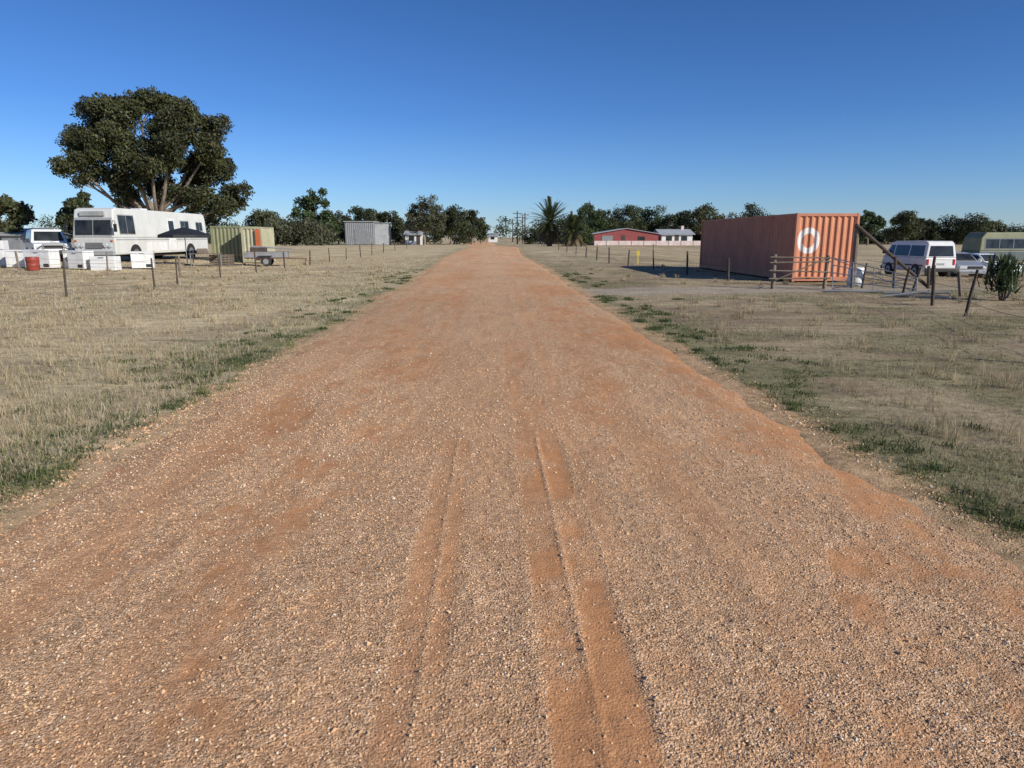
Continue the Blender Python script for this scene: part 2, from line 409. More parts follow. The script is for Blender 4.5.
def prism(name,prof,hb,ht,mat,parent,bevel=0.04):
    zs=[p[1] for p in prof]; z0,z1=min(zs),max(zs); n=len(prof)
    def hw(z): return hb+(ht-hb)*(z-z0)/(z1-z0)
    v=[(-hw(z),y,z) for y,z in prof]+[(hw(z),y,z) for y,z in prof]
    f=[tuple(range(n)),tuple(range(2*n-1,n-1,-1))]
    for i in range(n):
        j=(i+1)%n; f.append((j,i,n+i,n+j))
    o=pyobj(name,v,f,mat,parent,bevel)
    import bmesh
    bm=bmesh.new(); bm.from_mesh(o.data); bmesh.ops.recalc_face_normals(bm,faces=bm.faces); bm.to_mesh(o.data); bm.free()
    return o
def slab(name,quad,mat,parent,thick=0.012):
    q=[Vector(p) for p in quad]; nrm=(q[1]-q[0]).cross(q[2]-q[1]).normalized()
    n=len(q); v=[p-nrm*0.01 for p in q]+[p+nrm*thick for p in q]
    f=[tuple(range(n))[::-1],tuple(range(n,2*n))]+[(i,(i+1)%n,n+(i+1)%n,n+i) for i in range(n)]
    return pyobj(name,v,f,mat,parent)
def wheel(parent,x,y,r,w,side,hub='steel'):
    def cyl(nm,x0,x1,rr,mat,n=24):
        tube(nm,[(x0,y,r),(x1,y,r)],rr,mat,parent,n)
    cyl('wheel_arch',x-side*0.1,x+side*0.006,r*1.22,M['black'])
    cyl('tyre',x-side*(w-0.02),x+side*0.025,r,M['rubber'])
    cyl('wheel_rim',x,x+side*0.032,r*0.62,M[hub])
    cyl('wheel_hub',x,x+side*0.05,r*0.2,M['black'],12)
def hwf(z,z0,z1,a,b): return a+(b-a)*(z-z0)/(z1-z0)

def vehicle(name,loc,rz,low,up,W,mat,side_w,front_w,rear_w,wheels,wr,hwt,extra=None):
    """front = local -Y"""
    e=empty(name,loc,rz); hb=W/2
    prism('body',low,hb-0.03,hb,mat,e,0.05)
    zs=[p[1] for p in up]; z0,z1=min(zs),max(zs)
    prism('cabin',up,hb-0.012,hwt,mat,e,0.05)
    for s in (-1,1):
        for i,q in enumerate(side_w):
            pts=[(s*(hwf(z,z0,z1,hb-0.012,hwt)),y,z) for y,z in q]
            if s<0: pts=pts[::-1]
            slab('side_window',pts,M['glass'],e,0.008)
        for wy in wheels: wheel(e,s*(hb-0.005),wy,wr,0.2,s)
    for nm,w,sgn in (('windscreen',front_w,-1),('rear_window',rear_w,1)):
        if w:
            (ya,za,ha),(yb,zb,hb2)=w
            pts=[(-ha,ya,za),(ha,ya,za),(hb2,yb,zb),(-hb2,yb,zb)]
            if sgn>0: pts=pts[::-1]
            slab(nm,pts,M['glass'],e,0.012)
    return e

# ---------------------------------------------------------------- white van (rear towards road camera)
z=gz(24,39)
e=vehicle('white_van',(24.15,39.2,z),R(180),
  [(-2.1,0.32),(2.08,0.30),(2.12,0.55),(2.10,1.05),(-2.02,1.05),(-2.14,0.75),(-2.15,0.5)],
  [(-2.02,1.052),(2.10,1.052),(2.02,1.75),(1.92,1.90),(-1.15,1.92),(-1.42,1.85)],
  1.70,M['white'],
  [[(-1.72,1.10),(-1.0,1.10),(-1.0,1.70),(-1.38,1.70)],[(-0.9,1.12),(0.45,1.12),(0.45,1.70),(-0.9,1.70)],[(0.55,1.12),(1.85,1.12),(1.80,1.70),(0.55,1.70)]],
  ((-1.965,1.12,0.70),(-1.47,1.78,0.62)),((2.095,1.13,0.68),(2.03,1.68,0.60)),(-1.35,1.25),0.32,0.70)
box('rear_bumper',-0.84,0.84,2.10,2.22,0.30,0.50,M['black'],e,0.03)
box('front_bumper',-0.84,0.84,-2.25,-2.12,0.32,0.52,M['black'],e,0.03)
for s in (-1,1):
    box('tail_light',s*0.72-0.06,s*0.72+0.06,2.09,2.135,0.66,0.98,M['redlens'],e,0.01)
    box('headlight',s*0.6-0.15,s*0.6+0.15,-2.17,-2.10,0.66,0.84,M['lamp'],e,0.01)
    box('mirror',s*0.98-0.1,s*0.98+0.1,-1.75,-1.68,1.2,1.42,M['black'],e,0.02)
box('number_plate',-0.2,0.2,2.10,2.13,0.66,0.77,M['busgrey'],e,0.004)
box('side_moulding',-0.862,0.862,-1.9,1.9,0.60,0.66,M['black'],e,0.005)
box('roof_gutter',-0.72,0.72,-1.1,1.8,1.905,1.93,M['white'],e,0.01)

def sedan(name,loc,rz,mat):
    e=vehicle(name,loc,rz,
     [(-2.2,0.28),(2.2,0.28),(2.25,0.55),(2.2,0.88),(1.2,0.95),(-1.0,0.93),(-2.1,0.76),(-2.25,0.55)],
     [(-1.0,0.90),(1.75,0.90),(1.05,1.36),(0.2,1.42),(-0.3,1.38)],1.72,mat,
     [[(-0.75,0.97),(0.15,0.97),(0.15,1.33),(-0.28,1.31)],[(0.22,0.97),(1.25,0.97),(0.95,1.30),(0.22,1.33)]],
     ((-0.90,0.975,0.70),(-0.36,1.345,0.58)),((1.64,0.975,0.66),(1.12,1.32,0.56)),(-1.35,1.3),0.31,0.60)
    for s in (-1,1):
        box('headlight',s*0.6-0.2,s*0.6+0.2,-2.27,-2.18,0.56,0.72,M['lamp'],e,0.02)
        box('tail_light',s*0.62-0.18,s*0.62+0.18,2.18,2.265,0.62,0.8,M['redlens'],e,0.02)
        box('mirror',s*0.95-0.08,s*0.95+0.08,-0.8,-0.7,0.95,1.08,mat,e,0.02)
    box('grille',-0.38,0.38,-2.27,-2.2,0.56,0.70,M['black'],e,0.01)
    box('front_bumper',-0.84,0.84,-2.32,-2.2,0.28,0.50,mat,e,0.04)
    box('number_plate',-0.2,0.2,-2.335,-2.31,0.34,0.45,M['busgrey'],e,0.004)
    return e
sedan('silver_sedan',(27.0,40.2,gz(27,40)),R(-8),M['silver'])
sedan('white_sedan',(30.6,43,gz(30.6,43)),R(12),M['white'])

e=vehicle('white_four_wheel_drive',(-26.9,43.6,gz(-27,44)),R(38),
  [(-2.3,0.48),(2.25,0.48),(2.3,0.7),(2.25,1.14),(-0.9,1.16),(-2.2,1.08),(-2.32,0.75)],
  [(-0.95,1.14),(2.22,1.14),(2.05,1.88),(-0.30,1.92)],1.9,M['white'],
  [[(-0.66,1.24),(0.15,1.24),(0.15,1.74),(-0.34,1.74)],[(0.27,1.24),(1.1,1.24),(1.1,1.74),(0.27,1.74)],[(1.24,1.24),(2.0,1.24),(1.92,1.74),(1.24,1.74)]],
  ((-0.87,1.24,0.76),(-0.42,1.78,0.66)),((2.20,1.24,0.7),(2.09,1.72,0.62)),(-1.45,1.4),0.39,0.76)
for s in (-1,1):
    box('headlight',s*0.68-0.16,s*0.68+0.16,-2.35,-2.26,0.82,0.98,M['lamp'],e,0.02)
    box('mirror',s*1.05-0.1,s*1.05+0.1,-0.78,-0.7,1.15,1.38,M['black'],e,0.02)
box('grille',-0.48,0.48,-2.34,-2.26,0.8,1.0,M['black'],e,0.01)
box('front_bumper',-0.95,0.95,-2.5,-2.3,0.5,0.72,M['black'],e,0.03)
tubes('bull_bar',[([(s*0.5,-2.48,0.6),(s*0.5,-2.52,1.05)],0.03) for s in (-1,1)]+[([(-0.85,-2.5,0.8),(-0.5,-2.52,1.05),(0.5,-2.52,1.05),(0.85,-2.5,0.8)],0.03)],M['steel'],e)
tubes('roof_rack',[([(-0.6,y,2.0),(0.6,y,2.0)],0.02) for y in (0,0.6,1.2,1.8)]+[([(s*0.6,-0.1,2.0),(s*0.6,1.9,2.0)],0.02) for s in (-1,1)]+[([(s*.6,y,1.85),(s*.6,y,2.0)],.02) for s in (-1,1) for y in (0,1.8)],M['steel'],e)

# ---------------------------------------------------------------- old motorhome bus (left)
e=empty('motorhome_bus',(-22.45,46.9,gz(-22,46)),R(-6)); H=3.12; hw=1.27; Lh=5.3
prism('body',[(-Lh,0.45),(Lh,0.50),(Lh,1.42),(-Lh-0.06,1.42)],hw-0.02,hw,M['buswhite'],e,0.04)
prism('upper_body',[(-Lh-0.06,1.422),(Lh,1.422),(Lh-0.05,2.86),(Lh-0.25,H-0.06),(-Lh+0.5,H),(-Lh+0.22,H-0.1),(-Lh+0.12,2.6)],hw,hw-0.10,M['buswhite'],e,0.07)
fy=lambda z:-Lh-0.06+ (z-1.422)/(2.6-1.422)*0.18
def fq(x0,x1,z0,z1,m,nm,t=0.02):
    slab(nm,[(x0,fy(z0),z0),(x1,fy(z0),z0),(x1,fy(z1),z1),(x0,fy(z1),z1)],m,e,t)
fq(-1.14,1.14,1.50,2.56,M['busgrey'],'windscreen_surround',0.012)
fq(-1.08,-0.03,1.58,2.42,M['glass'],'windscreen',0.03); fq(0.03,1.08,1.58,2.42,M['glass'],'windscreen',0.03)
box('destination_box',-0.75,0.75,-Lh+0.02,-Lh+0.3,2.66,2.92,M['busgrey'],e,0.02)
box('front_bumper',-1.24,1.24,-Lh-0.22,-Lh-0.02,0.42,0.68,M['busgrey'],e,0.04)
box('grille',-0.5,0.5,-Lh-0.09,-Lh,0.82,1.14,M['black'],e,0.01)
for i in range(5): box('grille_bar',-0.5,0.5,-Lh-0.105,-Lh-0.08,0.85+i*0.06,0.875+i*0.06,M['busgrey'],e,0.003)
for s in (-1,1):
    for dx in (0.72,0.98):
        tube('headlight',[(s*dx,-Lh-0.02,0.98),(s*dx,-Lh-0.11,0.98)],0.105,M['lamp'],e,16)
    box('indicator',s*1.1-0.06,s*1.1+0.06,-Lh-0.09,-Lh,1.2,1.3,M['orange'],e,0.01)
    tubes('mirror_arm',[([(s*1.2,-Lh+0.1,2.4),(s*1.5,-Lh-0.2,2.35),(s*1.5,-Lh-0.2,1.9)],0.018)],M['black'],e)
    box('mirror',s*1.5-0.1,s*1.5+0.1,-Lh-0.24,-Lh-0.19,1.75,2.2,M['black'],e,0.02)
    for wy in (-3.4,2.9): wheel(e,s*(hw-0.01),wy,0.47,0.26,s)
sx=lambda z:hw+(z-1.422)/(H-1.422)*(-0.10)
def sq(y0,y1,z0,z1,m,nm,t=0.012,s=1):
    p=[(s*sx(z0),y0,z0),(s*sx(z0),y1,z0),(s*sx(z1),y1,z1),(s*sx(z1),y0,z1)]
    slab(nm,p if s>0 else p[::-1],m,e,t)
for s in (-1,1):
    for y0,y1,z0,z1 in ((-4.75,-3.3,1.65,2.7),(1.9,2.9,1.8,2.5),(3.9,4.7,1.9,2.45)):
        sq(y0-0.06,y1+0.06,z0-0.06,z1+0.06,M['busgrey'],'window_frame',0.012,s)
        sq(y0,(y0+y1)/2-0.02,z0,z1,M['glass'],'side_window',0.02,s); sq((y0+y1)/2+0.02,y1,z0,z1,M['glass'],'side_window',0.02,s)
sq(0.3,1.15,1.45,2.65,M['white2'],'door',0.014); sq(0.42,1.03,1.85,2.5,M['glass'],'door_window',0.024)
box('door_lower',hw-0.02,hw+0.012,0.3,1.15,0.62,1.43,M['white2'],e,0.003)
box('skirt_stripe',-hw-0.006,hw+0.006,-Lh+0.1,Lh-0.05,1.28,1.36,M['busgrey'],e,0.003)
for y0 in (-2.2,-1.0,1.3): box('locker_door',hw-0.03,hw+0.01,y0,y0+1.0,0.6,1.15,M['white2'],e,0.006)
box('roof_vent',-0.35,0.35,-1.0,-0.3,H-0.02,H+0.12,M['white2'],e,0.03)
box('underfloor',-1.0,1.0,-Lh+0.3,Lh-0.3,0.3,0.5,M['black'],e,0)

e=empty('old_bus',(48.5,62,gz(48,62)),R(90)); Lh=5.6;hw=1.25;H=3.0
prism('body',[(-Lh,0.45),(Lh,0.5),(Lh,1.35),(-Lh-0.08,1.35)],hw-0.02,hw,M['busdark'],e,0.05)
prism('upper_body',[(-Lh-0.08,1.352),(Lh,1.352),(Lh-0.1,2.5),(Lh-0.5,H-0.05),(-Lh+0.6,H),(-Lh+0.15,2.6)],hw,hw-0.12,M['olive'],e,0.09)
sx=lambda z:hw+(z-1.352)/(H-1.352)*(-0.12)
for s in (-1,1):
    sq(-5.1,5.2,1.5,2.45,M['busdark'],'window_band',0.008,s)
    for i in range(8): sq(-5.0+i*1.27,-3.82+i*1.27,1.58,2.36,M['glass'],'side_window',0.018,s)
    for wy in (-3.2,3.0): wheel(e,s*(hw-0.01),wy,0.47,0.26,s)
    box('headlight',s*0.95-0.12,s*0.95+0.12,-Lh-0.1,-Lh,0.9,1.1,M['lamp'],e,0.02)
slab('windscreen',[(-1.08,-Lh-0.05,1.5),(1.08,-Lh-0.05,1.5),(1.0,-Lh+0.11,2.45),(-1.0,-Lh+0.11,2.45)],M['glass'],e,0.02)
box('front_bumper',-1.2,1.2,-Lh-0.2,-Lh,0.42,0.65,M['steel'],e,0.03)

# ---------------------------------------------------------------- shipping container(s)
def corr(name,L,H0,H1,mat,parent,place,pitch=0.28,depth=0.036):
    prof=[];u=0.0
    while u<L-1e-6:
        for du,d in ((0,0),(0.25,0),(0.5,1),(0.75,1)):
            if u+du*pitch<=L: prof.append((u+du*pitch,d*depth))
        u+=pitch
    prof.append((L,0)); V=[];Fs=[]
    zs=[H0,(H0+H1)/2,H1]; n=len(prof)
    for z in zs:
        for a,d in prof: V.append(place(a,-d,z))
    for j in range(2):
        for i in range(n-1): Fs.append((j*n+i,j*n+i+1,(j+1)*n+i+1,(j+1)*n+i))
    return pyobj(name,V,Fs,mat,parent)
def container(name,loc,rz,L,W,H,mside,mend,mframe,mend2=None):
    e=empty(name,loc,rz); f=0.10; fr=0.05
    for x in (0,W-f):
        for y in (0,L-f): box('corner_post',x,x+f,y,y+f,0,H,mframe,e,0.01)
        box('top_rail',x+0.015,x+f-0.015,f,L-f,H-0.09,H-0.01,mframe,e,0.005); box('bottom_rail',x+0.015,x+f-0.015,f,L-f,0.04,0.19,mframe,e,0.005)
    for y in (0,L-f):
        box('end_top_rail',f,W-f,y+0.01,y+f-0.01,H-0.12,H-0.012,mframe,e,0.005); box('end_sill',f,W-f,y+0.01,y+f-0.01,0.03,0.19,mframe,e,0.005)
    corr('side_panel',L-2*f,0.18,H-0.08,mside,e,lambda u,d,z:(0.02-d*1.0,f+u,z))
    corr('side_panel_far',L-2*f,0.18,H-0.08,mside,e,lambda u,d,z:(W-0.02+d*1.0,f+u,z))
    corr('end_panel',W-2*f,0.18,H-0.1,mend,e,lambda u,d,z:(f+u,0.025-d*1.2,z),0.25,0.045)
    corr('end_panel_far',W-2*f,0.18,H-0.1,mend2 or mside,e,lambda u,d,z:(f+u,L-0.025+d,z),0.25)
    corr('roof_panel',L-2*f,0.05,W-0.05,mside,e,lambda u,d,z:(z,f+u,H-0.03+d*0.4),0.28)
    box('floor',0.06,W-0.06,0.06,L-0.06,0.06,0.17,M['wooddark'],e,0)
    return e
def mat_cont(name,c,c2,logo=False,rust=0.6):
    m,nt,b=nt_new(name); co=objco(nt)
    n=noise(nt,co,1.1,7,0.65); col=ramp(nt,n,[(0.3,c2),(0.65,c)])
    st=noise(nt,mapping(nt,co,(9,9,0.7)),1.0,6,0.7)
    if logo:
        sp=nt.nodes.new("ShaderNodeSeparateXYZ"); nt.links.new(co,sp.inputs[0])
        dx=mth(nt,'MULTIPLY',mth(nt,'SUBTRACT',sp.outputs[0],0.54),1.1); dz=mth(nt,'SUBTRACT',sp.outputs[2],1.56)
        rr=mth(nt,'SQRT',mth(nt,'ADD',mth(nt,'MULTIPLY',dx,dx),mth(nt,'MULTIPLY',dz,dz)))
        ring=mth(nt,'MULTIPLY',mth(nt,'GREATER_THAN',rr,0.27),mth(nt,'LESS_THAN',rr,0.49))
        wear=ramp(nt,noise(nt,co,14,5,0.7),[(0.34,0.5),(0.5,1.0)])
        col=mixc(nt,mth(nt,'MULTIPLY',ring,wear),col,(0.78,0.76,0.72))
    col=mixc(nt,ramp(nt,st,[(0.5,0.0),(0.78,rust)]),col,(0.15,0.07,0.04))
    nt.links.new(col,b.inputs["Base Color"]); b.inputs["Roughness"].default_value=0.65
    return m
mc_side=mat_cont('container_side',(0.54,0.225,0.135),(0.42,0.155,0.09),False,0.4)
mc_end=mat_cont('container_end',(0.66,0.28,0.15),(0.56,0.22,0.11),True,0.4)
mc_fr=mat_cont('container_frame',(0.56,0.22,0.12),(0.44,0.16,0.09),False,0.5)
container('shipping_container',(11.6,26.7,0.02),0,12.19,2.44,2.59,mc_side,mc_end,mc_fr)
e=container('green_storage_container',(-18.35,46.8,gz(-17,47)),R(0),3.0,2.3,2.3,M['olive'],M['olive'],M['olive'])
e=container('cream_storage_container',(-15.9,45.4,gz(-16,45)),R(0),2.6,1.3,2.25,M['cream'],M['cream'],M['cream'])
box('orange_panel',0.92,1.22,-0.10,-0.05,0.25,2.1,M['orange'],e,0.01)

# ---------------------------------------------------------------- buildings
def gable(name,x0,x1,y0,y1,z0,wall,apex,mw,mr,along='x',overhang=0.3):
    e=empty(name,((x0+x1)/2,(y0+y1)/2,z0)); w=(x1-x0)/2; d=(y1-y0)/2
    if along=='x':
        v=[(-w,-d,0),(w,-d,0),(w,d,0),(-w,d,0),(-w,-d,wall),(w,-d,wall),(w,d,wall),(-w,d,wall),(-w,0,apex),(w,0,apex)]
        f=[(0,1,5,4),(2,3,7,6),(1,2,6,9,5),(3,0,4,8,7)]
        pyobj('walls',v,f,mw,e)
        o=overhang; k=(apex-wall)/d
        for s in (-1,1):
            slab('roof',[(-w-o,s*(d+o),wall-k*o+0.03),(w+o,s*(d+o),wall-k*o+0.03),(w+o,0,apex+0.03),(-w-o,0,apex+0.03)][::1 if s<0 else -1],mr,e,0.06)
    else:
        v=[(-w,-d,0),(w,-d,0),(w,d,0),(-w,d,0),(-w,-d,wall),(w,-d,wall),(w,d,wall),(-w,d,wall),(0,-d,apex),(0,d,apex)]
        f=[(0,1,5,8,4),(2,3,7,9,6),(1,2,6,5),(3,0,4,7)]
        pyobj('walls',v,f,mw,e)
        o=overhang; k=(apex-wall)/w
        for s in (-1,1):
            slab('roof',[(s*(w+o),-d-o,wall-k*o+0.03),(0,-d-o,apex+0.03),(0,d+o,apex+0.03),(s*(w+o),d+o,wall-k*o+0.03)][::1 if s>0 else -1],mr,e,0.08)
    return e,w,d
e,w,d=gable('red_shed',21.8,35.6,150,160,0,2.4,3.5,M['shedred'],M['roof'],'y',0.35)
box('roller_door',-5.2,-2.9,-d-0.06,-d-0.01,0.05,2.0,M['shedgrey'],e,0.01)
box('window',2.5,4.0,-d-0.05,-d-0.01,1.0,1.8,M['glass'],e,0.01)
box('doorway',-1.0,-0.2,-d-0.05,-d-0.01,0.05,2.05,M['wooddark'],e,0.01)
e,w,d=gable('white_house',36.8,43.5,152,160,0,2.3,3.3,M['white2'],M['roof'],'x',0.5)
for xx_ in (-2.4,0.9): box('window',xx_,xx_+1.3,-d-0.05,-d-0.01,0.9,1.9,M['glass'],e,0.01)
box('door',-0.5,0.4,-d-0.06,-d-0.01,0.05,2.05,M['wooddark'],e,0.01)
box('chimney',1.8,2.4,-0.3,0.3,3.0,4.1,M['pink'],e,0.01)
e=empty('grey_shed',(-30.8,150,0.1))
box('wall_shell',0,6.2,0,6,0,4.7,M['shedgrey'],e,0.02); box('white_annexe',6.2,8.8,0.4,6,0,4.4,M['roof'],e,0.02)
corr('front_cladding',6.1,0.05,4.65,M['shedgrey'],e,lambda u,d_,z:(0.05+u,-0.01+d_,z),0.4,0.05)
box('roof',-0.2,6.35,-0.3,6.2,4.72,4.85,M['roof'],e,0.02); box('annexe_roof',6.36,9.0,0.2,6.2,4.42,4.52,M['roof'],e,0.02)
box('roller_door',2.0,4.8,-0.09,-0.065,0.05,3.2,M['shedgrey'],e,0.01)
e,w,d=gable('white_cottage',-19.2,-15.6,158,164,0,2.2,3.0,M['white2'],M['roof'],'x',0.4)
box('window',-1.0,0.2,-d-0.05,-d-0.01,0.9,1.9,M['glass'],e,0.01); box('door',0.7,1.5,-d-0.05,-d-0.01,0.05,2.05,M['wooddark'],e,0.01)
e,w,d=gable('white_cottage',-1.0,2.0,235,242,0,2.0,2.8,M['white2'],M['roof'],'x',0.4)
box('window',-0.8,0.5,-d-0.05,-d-0.01,0.9,1.7,M['glass'],e,0.01)
e,w,d=gable('grey_farm_shed',-55,-44.5,68,76,gz(-48,70),1.5,2.1,M['shedgrey'],M['roof'],'x',0.3)
box('window',2.5,3.6,-d-0.05,-d-0.01,0.7,1.3,M['glass'],e,0.01); box('roller_door',-1.5,1.3,-d-0.06,-d-0.01,0.05,1.4,M['roof'],e,0.01)
e=empty('panel_fence',(20.6,141,0))
for i in range(9): box('panel',i*2.5,i*2.5+2.44,0,0.06,0.05,0.95,M['pink'],e,0.005)
for i in range(10): box('post',i*2.5-0.05,i*2.5+0.03,-0.06,-0.001,0,1.03,M['steel'],e,0.005)

# ---------------------------------------------------------------- fences
def fence(name,path,posth=1.1,lean=0.05,wires=(0.3,0.6,0.95),pr=0.045,skip=(),mat='wooddark'):
    e=empty(name); L=[];tops=[]
    rr=random.Random(len(path)*13+int(path[0][0]*10))
    for i,(x,y) in enumerate(path):
        z=gz(x,y); lx=rr.uniform(-lean,lean); ly=rr.uniform(-lean,lean); h=posth*rr.uniform(0.88,1.1); r_=pr*rr.uniform(.75,1.25)
        tops.append((x,y,z,lx,ly))
        if i in skip: continue
        L.append(([(x,y,z-0.2),(x+lx*.5,y+ly*.5,z+h*.5),(x+lx,y+ly,z+h)],[r_*1.1,r_,r_*.9]))
    tubes('posts',L,M[mat],e,7)
    W=[]
    for wz in wires:
        for i in range(len(tops)-1):
            a_,b_=tops[i],tops[i+1]; p=[]
            for k in range(5):
                t_=k/4; sag=-0.035*4*t_*(1-t_)
                x=a_[0]+a_[3]*wz+(b_[0]+b_[3]*wz-a_[0]-a_[3]*wz)*t_; y=a_[1]+a_[4]*wz+(b_[1]+b_[4]*wz-a_[1]-a_[4]*wz)*t_
                p.append((x,y,a_[2]+(b_[2]-a_[2])*t_+wz+sag))
            W.append((p,0.0045))
    tubes('wires',W,M['rust'],e,4)
    return e
fence('wire_fence',[(-13.6,12.5),(-13.1,16.6),(-12.5,20.8),(-11.3,23.7),(-11.6,26.1),(-11.6,30.3),(-11.5,34.6),(-11.4,39),(-11.3,44),(-11.2,49),(-11.1,54),(-11,59.5),(-11,65),(-11,72),(-10.9,80),(-10.8,90)],1.0,0.06,pr=0.035)
fence('wire_fence',[(8.6,8.5),(9.5,11.8),(10.6,15.2),(11.2,17.3),(12.1,20.2),(12.7,23.6)],0.95,0.13,pr=0.038)
fence('wire_fence',[(9.4,27.5),(9.0,32),(8.6,37),(8.2,42),(7.9,47),(7.8,52),(7.8,58),(7.8,65),(7.8,73),(7.8,82)],1.0,0.07)
fence('wire_fence',[(-13.6,31),(-17,31.5),(-21,31.8),(-25,32),(-29,32.3)],1.0,0.05,mat='wood')
fence('wire_fence',[(16,25),(19.5,27),(23,29),(27,31),(31,33)],1.0,0.05)
fence('wire_fence',[(9,60),(14,60.5),(19,61),(24,61.5),(30,62),(36,62.5)],1.1,0.05,mat='wood')

e=empty('timber_gate',(0,0,0))
tubes('posts',[([(9.5,23.3,-.2),(9.48,23.3,1.15)],0.07),([(11.15,23.1,-.2),(11.2,23.1,1.12)],0.06),([(12.55,23.9,-.2),(12.5,23.9,2.05)],0.085)],M['wood'],e,9)
tubes('rails',[([(9.3,23.2,h),(11.3,23.02,h+dh)],0.024) for h,dh in ((0.35,0.02),(0.62,-0.05),(0.88,0.04),(1.06,-0.02))],M['wood'],e,6)
tubes('cross_brace',[([(9.5,23.15,0.3),(11.15,22.97,1.05)],0.022)],M['wood'],e,6)
e=empty('strainer_brace',(0,0,0))
tubes('diagonal_pole',[([(12.4,23.8,2.12),(13.7,23.7,1.08),(15.2,23.6,-0.1)],[0.065,0.06,0.055])],M['wooddark'],e,8)
tubes('support',[([(13.8,23.55,-.2),(13.78,23.6,1.05)],0.05),([(15.0,23.5,-.2),(14.9,23.5,0.75)],0.05)],M['wooddark'],e,8)
e=empty('pipe_gate',(0,0,0))
P0=Vector((11.05,22.3,0));dirv=Vector((1.9,-1.5,0)).normalized();upv=Vector((0.12,0.35,0.93))
def gp(u,v): p=P0+dirv*u+upv*(v*(1-0.22*u)); return tuple(p)
L=[]
for v_ in (0.06,0.35,0.62,0.88,1.12): L.append(([gp(0,v_),gp(1.2,v_),gp(2.4,v_)],0.018))
for u_ in (0,0.6,1.2,1.8,2.4): L.append(([gp(u_,0.02),gp(u_,1.14)],0.018))
L.append(([gp(0,0.1),gp(2.4,1.1)],0.015)); L.append(([gp(0,1.1),gp(2.4,0.1)],0.015))
tubes('frame',L,M['galv'],e,6)
e=empty('scrap_pipes',(0,0,0))
tubes('pipes',[([(11.6,20.0,0.05),(12.7,18.9,0.08)],0.035),([(11.2,19.7,0.04),(12.4,19.4,0.22)],0.03),([(12.0,21.0,0.04),(13.6,20.3,0.1)],0.04),([(10.5,21.8,.05),(12.0,21.3,.06)],.04)],M['galv'],e,8)
tubes('old_posts',[([(13.0,21.2,-.1),(13.15,21.1,0.8)],.05),([(13.9,20.2,-.1),(13.8,20.3,0.7)],.05),([(14.9,19.7,-.1),(15.1,19.6,.75)],.05)],M['wood'],e,7)
def lathe(name,loc,prof,mat,parent=None,n=20):
    V=[];Fs=[]
    for r_,z in prof:
        for k in range(n): a_=6.28318*k/n; V.append((loc[0]+r_*math.cos(a_),loc[1]+r_*math.sin(a_),loc[2]+z))
    for i in range(len(prof)-1):
        for k in range(n): Fs.append((i*n+k,i*n+(k+1)%n,(i+1)*n+(k+1)%n,(i+1)*n+k))
    Fs.append(tuple(range(n))[::-1]); Fs.append(tuple((len(prof)-1)*n+k for k in range(n)))
    return pyobj(name,V,Fs,mat,parent,0,True)
e=empty('plastic_drum',(13.0,24.6,0)); lathe('drum_body',(0,0,0),[(0.24,0),(0.28,0.03),(0.28,0.28),(0.265,0.3),(0.28,0.32),(0.28,0.6),(0.22,0.66),(0.06,0.67)],M['white2'],e)
e=empty('yellow_marker_post',(9.3,44.5,0)); box('post',-0.04,0.04,-0.02,0.02,0,0.9,M['yellow'],e,0.005); box('plate',-0.1,0.1,-0.035,-0.021,0.55,0.85,M['yellow'],e,0.005)

# ---------------------------------------------------------------- yard junk on the left
def washer(x,y,rz,h=0.86):
    e=empty('washing_machine',(x,y,gz(x,y)),rz)
    box('cabinet',-0.3,0.3,-0.29,0.29,0.02,h,M['white2'],e,0.02); box('control_panel',-0.3,0.3,-0.305,-0.2,h-0.13,h-0.002,M['busgrey'],e,0.008)
    tube('door_ring',[(0,-0.28,0.42),(0,-0.315,0.42)],0.19,M['steel'],e,20); tube('door_glass',[(0,-0.28,0.42),(0,-0.325,0.42)],0.14,M['glass'],e,20)
    tube('dial',[(0.18,-0.3,h-0.07),(0.18,-0.325,h-0.07)],0.03,M['black'],e,12)
def fridge(x,y,rz,h=1.5,lying=False):
    e=empty('fridge',(x,y,gz(x,y)+(0.34 if lying else 0)),rz)
    if lying: e.rotation_euler=(0,R(90),rz)
    o=-h/2 if lying else 0
    box('cabinet',-0.33,0.33,-0.26,0.3,o+0.04,o+h,M['white2'],e,0.02); box('freezer_door',-0.33,0.33,-0.33,-0.266,o+h*0.68,o+h-0.01,M['white2'],e,0.015)
    box('door',-0.33,0.33,-0.33,-0.266,o+0.08,o+h*0.665,M['white2'],e,0.015); box('handle',-0.29,-0.26,-0.37,-0.33,o+h*0.4,o+h*0.6,M['steel'],e,0.005)
def freezer(x,y,rz,w=1.3):
    e=empty('chest_freezer',(x,y,gz(x,y)),rz)
    box('cabinet',-w/2,w/2,-0.33,0.33,0.05,0.78,M['white2'],e,0.02); box('lid',-w/2-0.01,w/2+0.01,-0.345,0.33,0.79,0.87,M['white'],e,0.015)
    box('handle',-0.1,0.1,-0.37,-0.34,0.76,0.80,M['busgrey'],e,0.005); box('vent',w/2-0.35,w/2-0.08,-0.34,-0.325,0.1,0.25,M['black'],e,0.003)
freezer(-22.6,34.8,R(5),1.5); freezer(-21.2,33.8,R(-8)); washer(-20.2,34.5,R(10)); fridge(-24.3,35.5,R(10),1.3)
fridge(-18.2,33.6,R(4),1.2,True); freezer(-19.4,33.8,R(-15),0.9); washer(-23.6,33.6,R(15)); freezer(-17.5,35.8,R(20),1.0)
e=empty('red_oil_drum',(-20.9,32.6,gz(-21,32.6))); lathe('drum',(0,0,0),[(0.26,0),(0.27,0.02),(0.265,0.2),(0.275,0.21),(0.265,0.23),(0.265,0.4),(0.275,0.41),(0.27,0.58),(0.25,0.6)],M['red'],e)
